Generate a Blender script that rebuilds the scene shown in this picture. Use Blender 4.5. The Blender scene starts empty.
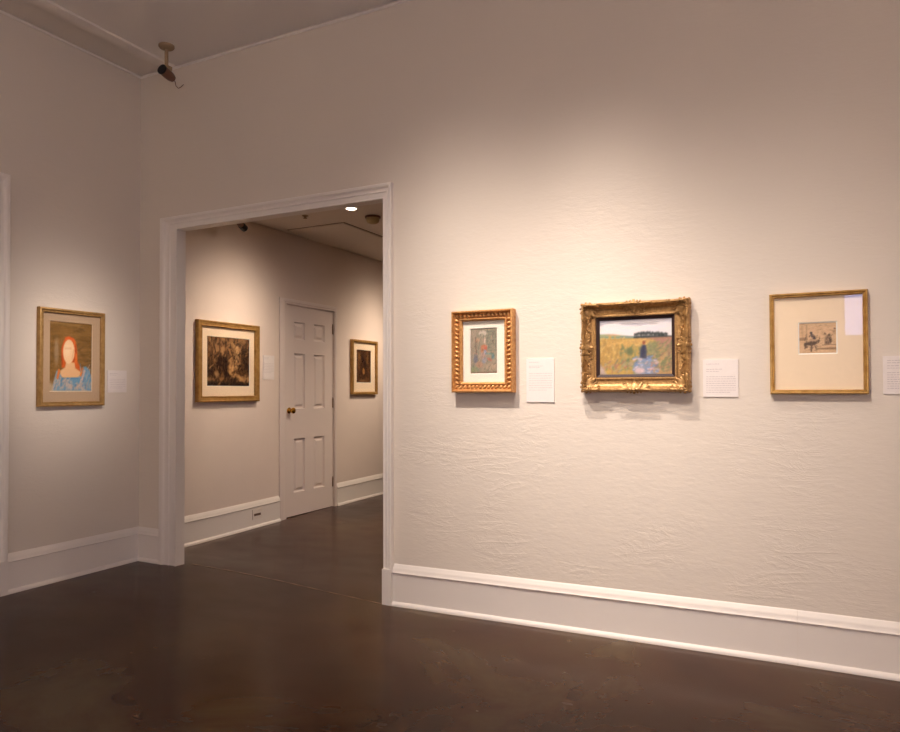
import bpy, bmesh, math, random
import numpy as np
from mathutils import Vector, Matrix

sc = bpy.context.scene
C = sc.collection
PI = math.pi
random.seed(4)
rng = np.random.RandomState(7)

# ---------------------------------------------------------------- measurements (metres)
YW = 3.492       # front wall surface
YB = 3.550       # its hall side
XL = -4.234      # left wall surface
XH = -4.371      # hall wall surface
ZC = 3.505       # ceiling of the gallery
ZH = 2.730       # ceiling of the hall
XR, YK = 3.2, -3.6
HX1, HY1 = -1.25, 8.9
OX0, OX1, OZ = -3.845, -2.168, 2.345       # cased opening in the front wall

def smooth(t):
    t = max(0., min(1., t)); return t*t*(3-2*t)

def interp(x, pts):
    if x <= pts[0][0]: return pts[0][1]
    for (a, va), (b, vb) in zip(pts, pts[1:]):
        if x <= b: return va+(vb-va)*(x-a)/(b-a)
    return pts[-1][1]

def zf(x, y):
    """old, slightly uneven concrete floor"""
    m = interp(x, [(-4.2, .018), (-3.8, .016), (-2.11, -.017), (-.02, .002), (.4, .003)])
    h = interp(y, [(3.9, -.014), (5.2, .003), (6.1, .009), (6.9, .016)])
    t = smooth((y-3.5)/.6)
    return m*(1-t)+h*t

# ---------------------------------------------------------------- materials
def s2l(c):
    return tuple((v/12.92 if v <= .04045 else ((v+.055)/1.055)**2.4) for v in c)

def rgb(r, g, b):
    return (*s2l((r/255., g/255., b/255.)), 1.)

def mat(name):
    m = bpy.data.materials.new(name); m.use_nodes = True
    nt = m.node_tree
    return m, nt, nt.nodes['Principled BSDF']

def N(nt, typ, **kw):
    n = nt.nodes.new(typ)
    for k, v in kw.items():
        if hasattr(n, k) and not k[0].isupper(): setattr(n, k, v)
        else: n.inputs[k].default_value = v
    return n

def noise(nt, vec, scale, detail=4, rough=.55, dist=0.):
    n = nt.nodes.new('ShaderNodeTexNoise')
    n.inputs['Scale'].default_value = scale; n.inputs['Detail'].default_value = detail
    n.inputs['Roughness'].default_value = rough; n.inputs['Distortion'].default_value = dist
    nt.links.new(vec, n.inputs['Vector'])
    return n

def mapping(nt, vec, scale=(1, 1, 1), rot=(0, 0, 0), loc=(0, 0, 0)):
    m = nt.nodes.new('ShaderNodeMapping')
    m.inputs['Scale'].default_value = scale; m.inputs['Rotation'].default_value = rot
    m.inputs['Location'].default_value = loc
    nt.links.new(vec, m.inputs['Vector'])
    return m.outputs['Vector']

def ramp(nt, fac, stops):
    r = nt.nodes.new('ShaderNodeValToRGB')
    e = r.color_ramp.elements
    while len(e) < len(stops): e.new(.5)
    for el, (p, c) in zip(e, stops):
        el.position = p; el.color = c if len(c) == 4 else (*c, 1)
    nt.links.new(fac, r.inputs['Fac'])
    return r.outputs['Color']

def mixc(nt, fac, a, b, typ='MIX'):
    n = nt.nodes.new('ShaderNodeMix'); n.data_type = 'RGBA'; n.blend_type = typ
    if isinstance(fac, float): n.inputs['Factor'].default_value = fac
    else: nt.links.new(fac, n.inputs['Factor'])
    for i, v in ((6, a), (7, b)):
        if isinstance(v, tuple): n.inputs[i].default_value = v
        else: nt.links.new(v, n.inputs[i])
    return n.outputs[2]

def math_n(nt, op, a, b=None):
    n = nt.nodes.new('ShaderNodeMath'); n.operation = op
    for i, v in enumerate((a, b)):
        if v is None: continue
        if isinstance(v, (int, float)): n.inputs[i].default_value = v
        else: nt.links.new(v, n.inputs[i])
    return n.outputs[0]

def bump(nt, bsdf, height, strength, dist):
    b = nt.nodes.new('ShaderNodeBump')
    b.inputs['Strength'].default_value = strength; b.inputs['Distance'].default_value = dist
    nt.links.new(height, b.inputs['Height']); nt.links.new(b.outputs[0], bsdf.inputs['Normal'])

def plaster(name, col, stroke=1., swap=False):
    """troweled plaster: long shallow ridges, mostly level, plus a fine weave"""
    m, nt, b = mat(name)
    co = nt.nodes.new('ShaderNodeTexCoord').outputs['Object']
    if swap: co = mapping(nt, co, rot=(0, 0, PI/2))
    b.inputs['Roughness'].default_value = .85
    b.inputs['Specular IOR Level'].default_value = .15
    big = noise(nt, mapping(nt, co, (.9, .9, .7)), 1.3, 3)
    c = mixc(nt, big.outputs['Fac'], (*[v*.95 for v in col[:3]], 1), (*[min(1, v*1.03) for v in col[:3]], 1))
    nt.links.new(c, b.inputs['Base Color'])
    # strokes
    s1 = noise(nt, mapping(nt, co, (1.6, 1.6, 7), rot=(0, .28, 0)), 1.4, 5, .6, 1.0)
    r1 = math_n(nt, 'ABSOLUTE', math_n(nt, 'SUBTRACT', s1.outputs['Fac'], .5))
    r1 = math_n(nt, 'POWER', math_n(nt, 'SUBTRACT', 1., math_n(nt, 'MULTIPLY', r1, 3.)), 6.)
    s2 = noise(nt, mapping(nt, co, (4, 4, 9), rot=(0, -.75, 0), loc=(3, 1, 2)), 1.6, 5, .6, 1.6)
    r2 = math_n(nt, 'ABSOLUTE', math_n(nt, 'SUBTRACT', s2.outputs['Fac'], .5))
    r2 = math_n(nt, 'POWER', math_n(nt, 'SUBTRACT', 1., math_n(nt, 'MULTIPLY', r2, 3.5)), 8.)
    # the ridges come and go, and are thicker low on the wall
    mask = noise(nt, mapping(nt, co, (1, 1, 1.2), loc=(5, 5, 5)), 2.1, 2)
    mk = ramp(nt, mask.outputs['Fac'], [(.46, (.05,)*3), (.66, (1.,)*3)])
    sep = nt.nodes.new('ShaderNodeSeparateXYZ'); nt.links.new(co, sep.inputs[0])
    low = nt.nodes.new('ShaderNodeMapRange')
    low.inputs['From Min'].default_value = 2.3; low.inputs['From Max'].default_value = .7
    low.inputs['To Min'].default_value = .22; low.inputs['To Max'].default_value = 1.
    nt.links.new(sep.outputs['Z'], low.inputs['Value'])
    rid = math_n(nt, 'ADD', r1, math_n(nt, 'MULTIPLY', r2, .7))
    rid = math_n(nt, 'MULTIPLY', math_n(nt, 'MULTIPLY', rid, mk), low.outputs[0])
    fine = noise(nt, mapping(nt, co, (26, 26, 75)), 1., 3, .6)
    mid = noise(nt, mapping(nt, co, (5, 5, 12)), 1.5, 4, .6)
    h = math_n(nt, 'ADD', math_n(nt, 'MULTIPLY', rid, .5*stroke), math_n(nt, 'MULTIPLY', fine.outputs['Fac'], .42))
    h = math_n(nt, 'ADD', h, math_n(nt, 'MULTIPLY', mid.outputs['Fac'], .6))
    bump(nt, b, h, .42, .0045)
    return m

def paint(name, col, rough=.45, dirt=.04, bumpy=.15):
    m, nt, b = mat(name)
    co = nt.nodes.new('ShaderNodeTexCoord').outputs['Object']
    n = noise(nt, mapping(nt, co, (1, 1, 1)), 5, 5, .6)
    c = mixc(nt, n.outputs['Fac'], (*[v*(1-dirt) for v in col[:3]], 1), (*[min(1, v*(1+dirt)) for v in col[:3]], 1))
    nt.links.new(c, b.inputs['Base Color'])
    b.inputs['Roughness'].default_value = rough
    b.inputs['Specular IOR Level'].default_value = .35
    n2 = noise(nt, co, 45, 3)
    bump(nt, b, n2.outputs['Fac'], bumpy, .002)
    return m

def gold(name, col, dark, metal=.75, rough=.38, scale=40, amount=.5, bstr=.25):
    m, nt, b = mat(name)
    co = nt.nodes.new('ShaderNodeTexCoord').outputs['Object']
    n = noise(nt, co, scale, 5, .65)
    f = ramp(nt, n.outputs['Fac'], [(.5-amount*.35, (1.,)*3), (.5+amount*.35, (0.,)*3)])
    c = mixc(nt, f, col, dark)
    nt.links.new(c, b.inputs['Base Color'])
    b.inputs['Metallic'].default_value = metal
    b.inputs['Roughness'].default_value = rough
    bump(nt, b, n.outputs['Fac'], bstr, .0015)
    return m

def plain(name, col, rough=.5, metal=0., spec=.4):
    m, nt, b = mat(name)
    co = nt.nodes.new('ShaderNodeTexCoord').outputs['Object']
    n = noise(nt, co, 60, 2)
    c = mixc(nt, n.outputs['Fac'], (*[v*.96 for v in col[:3]], 1), (*[min(1, v*1.04) for v in col[:3]], 1))
    nt.links.new(c, b.inputs['Base Color'])
    b.inputs['Roughness'].default_value = rough; b.inputs['Metallic'].default_value = metal
    b.inputs['Specular IOR Level'].default_value = spec
    return m

def emitter(name, col, strength):
    m, nt, b = mat(name)
    b.inputs['Base Color'].default_value = col
    b.inputs['Emission Color'].default_value = col
    b.inputs['Emission Strength'].default_value = strength
    return m

def pigment(name, rough=.7, spec=.2, relief=0.):
    """a painted or printed sheet: colour comes from the colour attribute of its mesh"""
    m, nt, b = mat(name)
    a = nt.nodes.new('ShaderNodeAttribute'); a.attribute_name = 'pigment'
    co = nt.nodes.new('ShaderNodeTexCoord').outputs['Object']
    n = noise(nt, co, 160, 3)
    c = mixc(nt, .12, a.outputs['Color'], n.outputs['Fac'], 'OVERLAY')
    nt.links.new(c, b.inputs['Base Color'])
    b.inputs['Roughness'].default_value = rough
    b.inputs['Specular IOR Level'].default_value = spec
    if relief: bump(nt, b, n.outputs['Fac'], relief, .002)
    return m

def glass_mat(name):
    m = bpy.data.materials.new(name); m.use_nodes = True
    nt = m.node_tree; nt.nodes.clear()
    out = nt.nodes.new('ShaderNodeOutputMaterial')
    tr = nt.nodes.new('ShaderNodeBsdfTransparent'); gl = nt.nodes.new('ShaderNodeBsdfGlossy')
    gl.inputs['Roughness'].default_value = 0.02
    lw = nt.nodes.new('ShaderNodeLayerWeight'); lw.inputs['Blend'].default_value = .5
    f5 = math_n(nt, 'POWER', lw.outputs['Facing'], 5.)      # Schlick reflectance, the same for both faces
    fr = math_n(nt, 'ADD', math_n(nt, 'MULTIPLY', f5, .96), .04)
    mx = nt.nodes.new('ShaderNodeMixShader')
    nt.links.new(fr, mx.inputs[0]); nt.links.new(tr.outputs[0], mx.inputs[1])
    nt.links.new(gl.outputs[0], mx.inputs[2]); nt.links.new(mx.outputs[0], out.inputs[0])
    return m

def floor_mat():
    m, nt, b = mat('dark_stained_concrete')
    co = nt.nodes.new('ShaderNodeTexCoord').outputs['Object']
    n1 = noise(nt, co, .9, 6, .6, .6)
    c = ramp(nt, n1.outputs['Fac'], [(.36, rgb(*FL[0])), (.50, rgb(*FL[1])), (.66, rgb(*FL[2]))])
    n2 = noise(nt, mapping(nt, co, (1, 1.6, 1), rot=(0, 0, .46), loc=(7, 3, 0)), 3.5, 4, .5)
    c = mixc(nt, math_n(nt, 'MULTIPLY', n2.outputs['Fac'], .22), c, rgb(84, 68, 46))
    # pale paint flecks and scuffs
    v = nt.nodes.new('ShaderNodeTexVoronoi'); v.inputs['Scale'].default_value = 4.2
    nt.links.new(mapping(nt, co, (1, 2.2, 1), rot=(0, 0, .5)), v.inputs['Vector'])
    sp = ramp(nt, v.outputs['Distance'], [(.022, (1.,)*3), (.034, (0.,)*3)])
    k = noise(nt, co, 1.7, 1)
    sp2 = math_n(nt, 'MULTIPLY', sp, ramp(nt, k.outputs['Fac'], [(.46, (0.,)*3), (.54, (.8,)*3)]))
    c = mixc(nt, sp2, c, rgb(150, 130, 110))
    nt.links.new(c, b.inputs['Base Color'])
    r = nt.nodes.new('ShaderNodeMapRange')
    nt.links.new(n2.outputs['Fac'], r.inputs['Value'])
    r.inputs['To Min'].default_value = FR[0]; r.inputs['To Max'].default_value = FR[1]
    nt.links.new(r.outputs[0], b.inputs['Roughness'])
    b.inputs['Specular IOR Level'].default_value = FR[2]
    n3 = noise(nt, co, 9, 3, .5)
    bump(nt, b, n3.outputs['Fac'], .10, .003)
    return m

FL = [(44, 14, 4), (66, 34, 12), (82, 62, 36)]
FR = (.13, .33, .16)
M = {}
M['wall'] = plaster('trowelled_plaster', rgb(229, 218, 205), 1.0)
M['wall_side'] = plaster('trowelled_plaster_side', rgb(229, 218, 205), 1.3, swap=True)
M['hallwall'] = paint('hall_wall_paint', rgb(232, 216, 204), .8, .03, .3)
M['ceiling'] = paint('ceiling_paint', rgb(244, 238, 234), .85, .015, .1)
M['trim'] = paint('white_trim_paint', rgb(240, 232, 224), .42, .02, .12)
M['hallceil'] = paint('hall_ceiling_paint', rgb(229, 218, 205), .85, .02, .1)
M['door'] = paint('door_paint', rgb(232, 218, 210), .4, .02, .15)
M['floor'] = floor_mat()
M['gold_soft'] = gold('pale_gilt_wood', rgb(196, 160, 104), rgb(160, 122, 68), .5, .45, 30, .6, .1)
M['gold_hall'] = gold('antique_gilt_wood', rgb(196, 154, 88), rgb(150, 108, 52), .45, .48, 22, .7, .15)
M['gold_bright'] = gold('bright_gilt_wood', rgb(214, 176, 110), rgb(180, 138, 74), .6, .36, 26, .5, .15)
M['gold_worn'] = gold('worn_red_gilt', rgb(236, 190, 124), rgb(176, 104, 50), .5, .42, 60, .9, .5)
M['gold_ornate'] = gold('carved_gilt', rgb(214, 172, 112), rgb(122, 80, 38), .5, .42, 70, .9, .7)
M['liner_dark'] = plain('dark_brown_liner', rgb(48, 28, 26), .6)
M['mat_tan'] = plain('tan_mat_board', rgb(198, 170, 140), .9, spec=.1)
M['mat_cream'] = plain('cream_mat_board', rgb(250, 228, 198), .9, spec=.1)
M['mat_white'] = plain('white_mat_board', rgb(250, 244, 228), .9, spec=.1)
M['bevel'] = plain('white_mat_bevel', rgb(252, 248, 238), .8, spec=.1)
M['card'] = plain('white_card', rgb(238, 229, 224), .7, spec=.15)
M['ink'] = plain('grey_ink', rgb(206, 195, 195), .9, spec=.05)
M['wood_back'] = plain('raw_wood', rgb(120, 86, 52), .8)
M['brass'] = gold('polished_brass', rgb(214, 165, 70), rgb(186, 134, 46), .95, .2, 20, .4, .02)
M['hinge'] = plain('painted_hinge', rgb(150, 126, 108), .4, .5)
M['tan_plastic'] = plain('tan_plastic', rgb(166, 142, 112), .5)
M['brown_metal'] = plain('brown_metal', rgb(122, 88, 70), .45, .3)
M['black'] = plain('black_plastic', rgb(10, 10, 11), .3)
M['ivory'] = plain('ivory_plastic', rgb(196, 170, 122), .5)
M['slot'] = plain('dark_slot', rgb(112, 86, 70), .8)
M['plate'] = plain('white_plate', rgb(236, 226, 216), .4)
M['glass'] = glass_mat('picture_glass')
M['lamp'] = emitter('lit_lamp', (1, .86, .68, 1), 14)
M['print'] = pigment('printed_sheet', .8, .1)
M['oil'] = pigment('oil_on_canvas', .55, .3, .5)
M['night'] = plain('grey_paint', rgb(180, 175, 170), .8)

# ---------------------------------------------------------------- mesh helpers
def link(name, bm, m, parent=None, smooth_=False, kind=None):
    bmesh.ops.recalc_face_normals(bm, faces=bm.faces)
    me = bpy.data.meshes.new(name); bm.to_mesh(me); bm.free()
    if isinstance(m, (list, tuple)):
        for x in m: me.materials.append(x)
    else: me.materials.append(m)
    o = bpy.data.objects.new(name, me); C.objects.link(o)
    if parent: o.parent = parent
    if kind: o['kind'] = kind
    if smooth_:
        for p in me.polygons: p.use_smooth = True
    return o

def shade_auto(o, ang=40):
    me = o.data
    for p in me.polygons: p.use_smooth = True
    b = bmesh.new(); b.from_mesh(me)
    for e in b.edges:
        if len(e.link_faces) == 2 and e.calc_face_angle(0) > math.radians(ang): e.smooth = False
    b.to_mesh(me); b.free()
    return o

def box(bm, x0, x1, y0, y1, z0, z1, mi=0):
    v = [bm.verts.new((x, y, z)) for x in (x0, x1) for y in (y0, y1) for z in (z0, z1)]
    for f in ((0, 1, 3, 2), (4, 6, 7, 5), (0, 4, 5, 1), (2, 3, 7, 6), (0, 2, 6, 4), (1, 5, 7, 3)):
        fc = bm.faces.new([v[i] for i in f]); fc.material_index = mi
    return v

def tube(bm, p0, p1, r0, r1=None, seg=20, cap=True):
    p0, p1 = Vector(p0), Vector(p1); r1 = r0 if r1 is None else r1
    d = (p1-p0).normalized()
    a = d.cross(Vector((0, 0, 1)) if abs(d.z) < .9 else Vector((1, 0, 0))).normalized(); b = d.cross(a)
    rings = []
    for p, r in ((p0, r0), (p1, r1)):
        rings.append([bm.verts.new(p+(a*math.cos(t)+b*math.sin(t))*r) for t in [2*PI*i/seg for i in range(seg)]])
    for i in range(seg):
        j = (i+1) % seg
        bm.faces.new((rings[0][i], rings[0][j], rings[1][j], rings[1][i]))
    if cap:
        bm.faces.new(rings[0][::-1]); bm.faces.new(rings[1])

def lathe(bm, prof, origin=(0, 0, 0), axis=(0, 0, 1), seg=32):
    """prof: (radius, distance along axis)"""
    o = Vector(origin); d = Vector(axis).normalized()
    a = d.cross(Vector((0, 0, 1)) if abs(d.z) < .9 else Vector((1, 0, 0))).normalized(); b = d.cross(a)
    prev = None
    for r, h in prof:
        if r < 1e-6: ring = [bm.verts.new(o+d*h)]
        else: ring = [bm.verts.new(o+d*h+(a*math.cos(2*PI*i/seg)+b*math.sin(2*PI*i/seg))*r) for i in range(seg)]
        if prev:
            for i in range(seg):
                j = (i+1) % seg
                q = [prev[i % len(prev)], prev[j % len(prev)], ring[j % len(ring)], ring[i % len(ring)]]
                u = []
                for w in q:
                    if w not in u: u.append(w)
                if len(u) > 2: bm.faces.new(u)
        prev = ring

def path_tube(bm, pts, r, seg=6):
    pts = [Vector(p) for p in pts]; rings = []
    for i, p in enumerate(pts):
        d = (pts[min(i+1, len(pts)-1)]-pts[max(i-1, 0)]).normalized()
        a = d.cross(Vector((0, 1, 0))).normalized() if abs(d.y) < .95 else Vector((1, 0, 0)); b = d.cross(a)
        rr = r(i/(len(pts)-1)) if callable(r) else r
        rings.append([bm.verts.new(p+(a*math.cos(2*PI*k/seg)+b*math.sin(2*PI*k/seg))*rr) for k in range(seg)])
    for r0, r1 in zip(rings, rings[1:]):
        for k in range(seg):
            j = (k+1) % seg; bm.faces.new((r0[k], r0[j], r1[j], r1[k]))
    bm.faces.new(rings[0][::-1]); bm.faces.new(rings[-1])

def ball(bm, c, s, rot=None, sub=1):
    mx = Matrix.Translation(c) @ (rot if rot else Matrix.Identity(4)) @ Matrix.Diagonal((*s, 1))
    bmesh.ops.create_icosphere(bm, subdivisions=sub, radius=1, matrix=mx)

def thing(name, label, cat, loc=(0, 0, 0), rz=0, group=None):
    o = bpy.data.objects.new(name, None); o.empty_display_size = .1; C.objects.link(o)
    o.location = loc; o.rotation_euler = (0, 0, rz)
    o['label'] = label; o['category'] = cat
    if group: o['group'] = group
    return o

def tag(o, label, cat, group=None):
    o['label'] = label; o['category'] = cat
    if group: o['group'] = group
    return o

def struct(name, bm, m):
    return link(name, bm, m, kind='structure')

# ---------------------------------------------------------------- the shell
# floor
bm = bmesh.new()
xs = [i*.15-4.5 for i in range(int(7.8/.15)+1)]; ys = [j*.15-3.7 for j in range(int(12.8/.15)+1)]
g = [[bm.verts.new((x, y, zf(x, y))) for y in ys] for x in xs]
for i in range(len(xs)-1):
    for j in range(len(ys)-1): bm.faces.new((g[i][j], g[i+1][j], g[i+1][j+1], g[i][j+1]))
fl = struct('floor', bm, M['floor'])
for p in fl.data.polygons: p.use_smooth = True
# thin pale joint in the concrete across the opening
bm = bmesh.new()
jp = [(-3.80, 3.575), (-3.4, 3.57), (-3.0, 3.545), (-2.6, 3.50), (-2.17, 3.462)]
prev = None
for k in range(40):
    t = k/39*(len(jp)-1); i = min(int(t), len(jp)-2); f = t-i
    x = jp[i][0]*(1-f)+jp[i+1][0]*f; y = jp[i][1]*(1-f)+jp[i+1][1]*f
    w = .0025+.002*math.sin(k*1.7)
    a = bm.verts.new((x, y-w, zf(x, y)+.0012)); b = bm.verts.new((x, y+w, zf(x, y)+.0012))
    if prev: bm.faces.new((prev[0], a, b, prev[1]))
    prev = (a, b)
struct('trim_1', bm, plain('pale_joint_filler', rgb(164, 130, 100), .35, spec=.5))

def wall(name, boxes, m):
    bm = bmesh.new()
    for b in boxes: box(bm, *b)
    return struct(name, bm, m)

zb = -.05
wall('wall_front', [(XL-.3, OX0-.02, YW, YB, zb, ZC+.1), (OX1+.02, XR+.2, YW, YB, zb, ZC+.1),
                    (OX0-.02, OX1+.02, YW, YB, OZ+.02, ZC+.1)], M['wall'])
LO0, LO1, LOZ = .95, 2.435, 2.40        # cased opening in the left wall
wall('wall_left', [(XL-.12, XL, LO1+.02, YW, zb, ZC+.1), (XL-.12, XL, YK-.2, LO0-.02, zb, ZC+.1),
                   (XL-.12, XL, LO0-.02, LO1+.02, LOZ+.02, ZC+.1)], M['wall_side'])
SY0, SY1, SZ0, SZ1 = -2.9, -1.5, .9, 2.9  # unseen window added to let cool daylight fill the room
wall('wall_right', [(XR, XR+.15, YK-.2, SY0, zb, ZC+.1), (XR, XR+.15, SY1, YW, zb, ZC+.1), (XR, XR+.15, SY0, SY1, zb, SZ0),
                    (XR, XR+.15, SY0, SY1, SZ1, ZC+.1)], M['wall_side'])
bm = bmesh.new()
for a in ((SY0, SY0+.06, SZ0, SZ1), (SY1-.06, SY1, SZ0, SZ1), (SY0+.06, SY1-.06, SZ0, SZ0+.06), (SY0+.06, SY1-.06, SZ1-.06, SZ1), (SY0+.06, SY1-.06, 1.88, 1.92)):
    box(bm, XR+.06, XR+.10, a[0], a[1], a[2], a[3])
struct('added_window', bm, M['trim'])
WX0, WX1, WZ0, WZ1 = .51, 1.6, 1.885, 2.75
wall('wall_back', [(XL-.12, WX0, YK-.15, YK, zb, ZC+.1), (WX1, XR+.15, YK-.15, YK, zb, ZC+.1),
                   (WX0, WX1, YK-.15, YK, zb, WZ0), (WX0, WX1, YK-.15, YK, WZ1, ZC+.1)], M['wall'])
bm = bmesh.new()
for a in ((WX0, WX0+.05, WZ0, WZ1), (WX1-.05, WX1, WZ0, WZ1), (WX0+.05, WX1-.05, WZ0, WZ0+.05), (WX0+.05, WX1-.05, WZ1-.05, WZ1)):
    box(bm, a[0], a[1], YK-.10, YK-.05, a[2], a[3])
struct('window_1', bm, M['trim'])
wall('ceiling', [(XL-.12, XR+.15, YK-.15, YW+.02, ZC, ZC+.1)], M['ceiling'])

# lowered strip of ceiling along the left wall with a broad sloping edge
bm = bmesh.new()
pr = [(XL, ZC+.02), (XL, ZC-.004), (-4.035, ZC-.004), (-4.005, ZC-.016), (-3.97, ZC-.024), (-3.93, ZC-.024), (-3.895, ZC-.012), (-3.885, ZC+.02)]
a = [bm.verts.new((x, YK, z)) for x, z in pr]; b = [bm.verts.new((x, YW, z)) for x, z in pr]
for i in range(len(pr)-1): bm.faces.new((a[i], a[i+1], b[i+1], b[i]))
bm.faces.new(a); bm.faces.new(b[::-1])
shade_auto(struct('trim_2', bm, M['trim']), 50)

def strip(name, pts, prof, m, zfun=None, sm=True):
    """sweep prof (out, z) along plan points with mitred corners; out is to the left of travel"""
    bm = bmesh.new(); rings = []
    P = [Vector(p) for p in pts]
    for i, p in enumerate(P):
        d0 = (P[i]-P[i-1]).normalized() if i else (P[1]-P[0]).normalized()
        d1 = (P[i+1]-P[i]).normalized() if i < len(P)-1 else d0
        n0 = Vector((-d0.y, d0.x)); n1 = Vector((-d1.y, d1.x)); n = (n0+n1); n = n/(n.dot(n0))
        b0 = zfun(p.x, p.y) if zfun else 0
        rings.append([bm.verts.new((p.x+n.x*o, p.y+n.y*o, z+b0*(1 if zfun else 0))) for o, z in prof])
    for r0, r1 in zip(rings, rings[1:]):
        for k in range(len(prof)-1): bm.faces.new((r0[k], r0[k+1], r1[k+1], r1[k]))
        bm.faces.new((r0[-1], r0[0], r1[0], r1[-1]))
    bm.faces.new(rings[0]); bm.faces.new(rings[-1][::-1])
    o = struct(name, bm, m)
    return shade_auto(o, 35)

def seg_pts(x0, y0, x1, y1, step=.35):
    n = max(1, int(math.hypot(x1-x0, y1-y0)/step))
    return [(x0+(x1-x0)*i/n, y0+(y1-y0)*i/n) for i in range(n+1)]

BP = [(0, -.03), (.034, -.03), (.034, .002), (.033, .009), (.029, .016), (.023, .021), (.0185, .024), (.018, .176), (.0185, .183),
      (.023, .185), (.0245, .189), (.022, .193), (.019, .197), (.0175, .207), (.013, .217), (.007, .225), (.004, .232), (.0, .236)]
# travel so that "left" faces the room: front wall: travel -x (left of -x is -y)
strip('baseboard_left', seg_pts(XL, YW, XL, LO1+.115)[::-1], [(-o, z) for o, z in BP], M['trim'], zf) if False else None
def base(name, a, b, m=None): return strip(name, seg_pts(*a, *b), BP, m or M['trim'], zf)
base('baseboard_left', (XL, YW), (XL, LO1+.112))
base('baseboard_left_far', (XL, LO0-.112), (XL, YK))
base('baseboard_corner', (OX0-.155, YW), (XL, YW))
base('baseboard_front', (-.0162, YW), (OX1+.062, YW))
strip('baseboard_front_right', seg_pts(XR, YW, -.0155, YW), [(o+.001, z) for o, z in BP], M['trim'], zf)
base('baseboard_right', (XR, YK), (XR, YW))
base('baseboard_back', (XL, YK), (XR, YK))

TP = [(0, ZC-.026), (.006, ZC-.025), (.009, ZC-.022), (.009, ZC-.013), (.006, ZC-.010), (0, ZC-.010)]
strip('trim_3', [(XR, YW), (XL, YW), (XL, YK)], TP, M['trim'])

# ---- cased openings
CP = [(0, 0), (0, .030), (.06, .034), (.20, .034), (.26, .030), (.30, .024), (.36, .021), (.46, .020), (.50, .024), (.56, .024), (.60, .019), (.88, .017), (.93, .021), (.999, .021), (1, .0)]
def casing(name, org, rz, x0, x1, zt, wl, wt, wr, zl, zr, jamb, prof=CP, plinth=True, m=None):
    """frame round an opening x0..x1, top zt, local +x along the wall, -y out of it"""
    bm = bmesh.new(); rings = []
    for t, o in prof:
        xl = x0-wl*(1-t); xr = x1+wr*(1-t); z = zt+wt*(1-t)
        rings.append([bm.verts.new(p) for p in ((xl, -o, zl), (xl, -o, z), (xr, -o, z), (xr, -o, zr))])
    for r0, r1 in zip(rings, rings[1:]):
        for k in range(3): bm.faces.new((r0[k], r0[k+1], r1[k+1], r1[k]))
    if plinth:
        if plinth == 2: box(bm, x0-wl-.001, x0+.0005, -.036, 0, zl-.02, zl+.205)
        box(bm, x1-.0005, x1+wr+.001, -.036, 0, zr-.02, zr+.205)
    if jamb:
        box(bm, x0-.02, x0, 0, jamb, zl-.02, zt+.02); box(bm, x1, x1+.02, 0, jamb, zr-.02, zt+.02)
        box(bm, x0, x1, 0, jamb, zt, zt+.02)
    o = link(name, bm, m or M['trim'], kind='structure')
    o.location = org; o.rotation_euler = (0, 0, rz)
    return o
casing('trim_4', (0, YW, 0), 0, OX0, OX1, OZ, .155, .088, .060, .016, -.017, YB-YW)
casing('trim_5', (XL, 0, 0), PI/2, LO0, LO1, LOZ, .10, .12, .115, .0, .014, .12, plinth=2)
# little room behind the left opening
wall('wall_side_room', [(-6.3, -6.2, .2, 3.2, zb, 2.7), (-6.2, XL-.12, .1, .2, zb, 2.7), (-6.2, XL-.12, 3.2, 3.3, zb, 2.7),
                        (-6.2, XL-.12, .2, 3.2, 2.7, 2.8)], M['night'])
wall('floor_side_room', [(-6.2, -4.5, .2, 3.2, -.06, .014)], M['floor'])

# ---- hall
DY0, DY1, DZ = 5.252, 6.027, 2.052
wall('wall_hall_left', [(XH-.15, XH, YB, DY0-.012, zb, ZH+.08), (XH-.15, XH, DY1+.012, HY1, zb, ZH+.08),
                        (XH-.15, XH, DY0-.012, DY1+.012, DZ+.012, ZH+.08), (XH-.2, XH-.10, DY0-.012, DY1+.012, zb, DZ+.012)], M['hallwall'])
wall('wall_hall_right', [(HX1, HX1+.12, YB, HY1, zb, ZH+.08)], M['hallwall'])
wall('wall_hall_end', [(XH-.15, HX1+.12, HY1, HY1+.12, zb, ZH+.08)], M['hallwall'])
wall('ceiling_hall', [(XH+.010, HX1, YB, HY1, ZH, ZH+.08), (XH-.15, XH+.010, YB, HY1, ZH+.05, ZH+.08)], M['hallceil'])
def hbase(name, a, b): return strip(name, seg_pts(*a, *b), BP, M['trim'], zf)
hbase('baseboard_hall_near', (XH, DY0-.098), (XH, YB))
hbase('baseboard_hall_far', (XH, HY1), (XH, DY1+.035))
hbase('baseboard_hall_end', (HX1, HY1), (XH, HY1))
DCP = [(0, 0), (0, .012), (.1, .016), (.55, .018), (.7, .013), (1, .013), (1, -.04), (1.12, -.04)]
casing('trim_6', (XH, 0, 0), PI/2, DY0, DY1, DZ, .095, .050, .032, .0, .005, 0, prof=DCP, plinth=False, m=M['door'])

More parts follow.
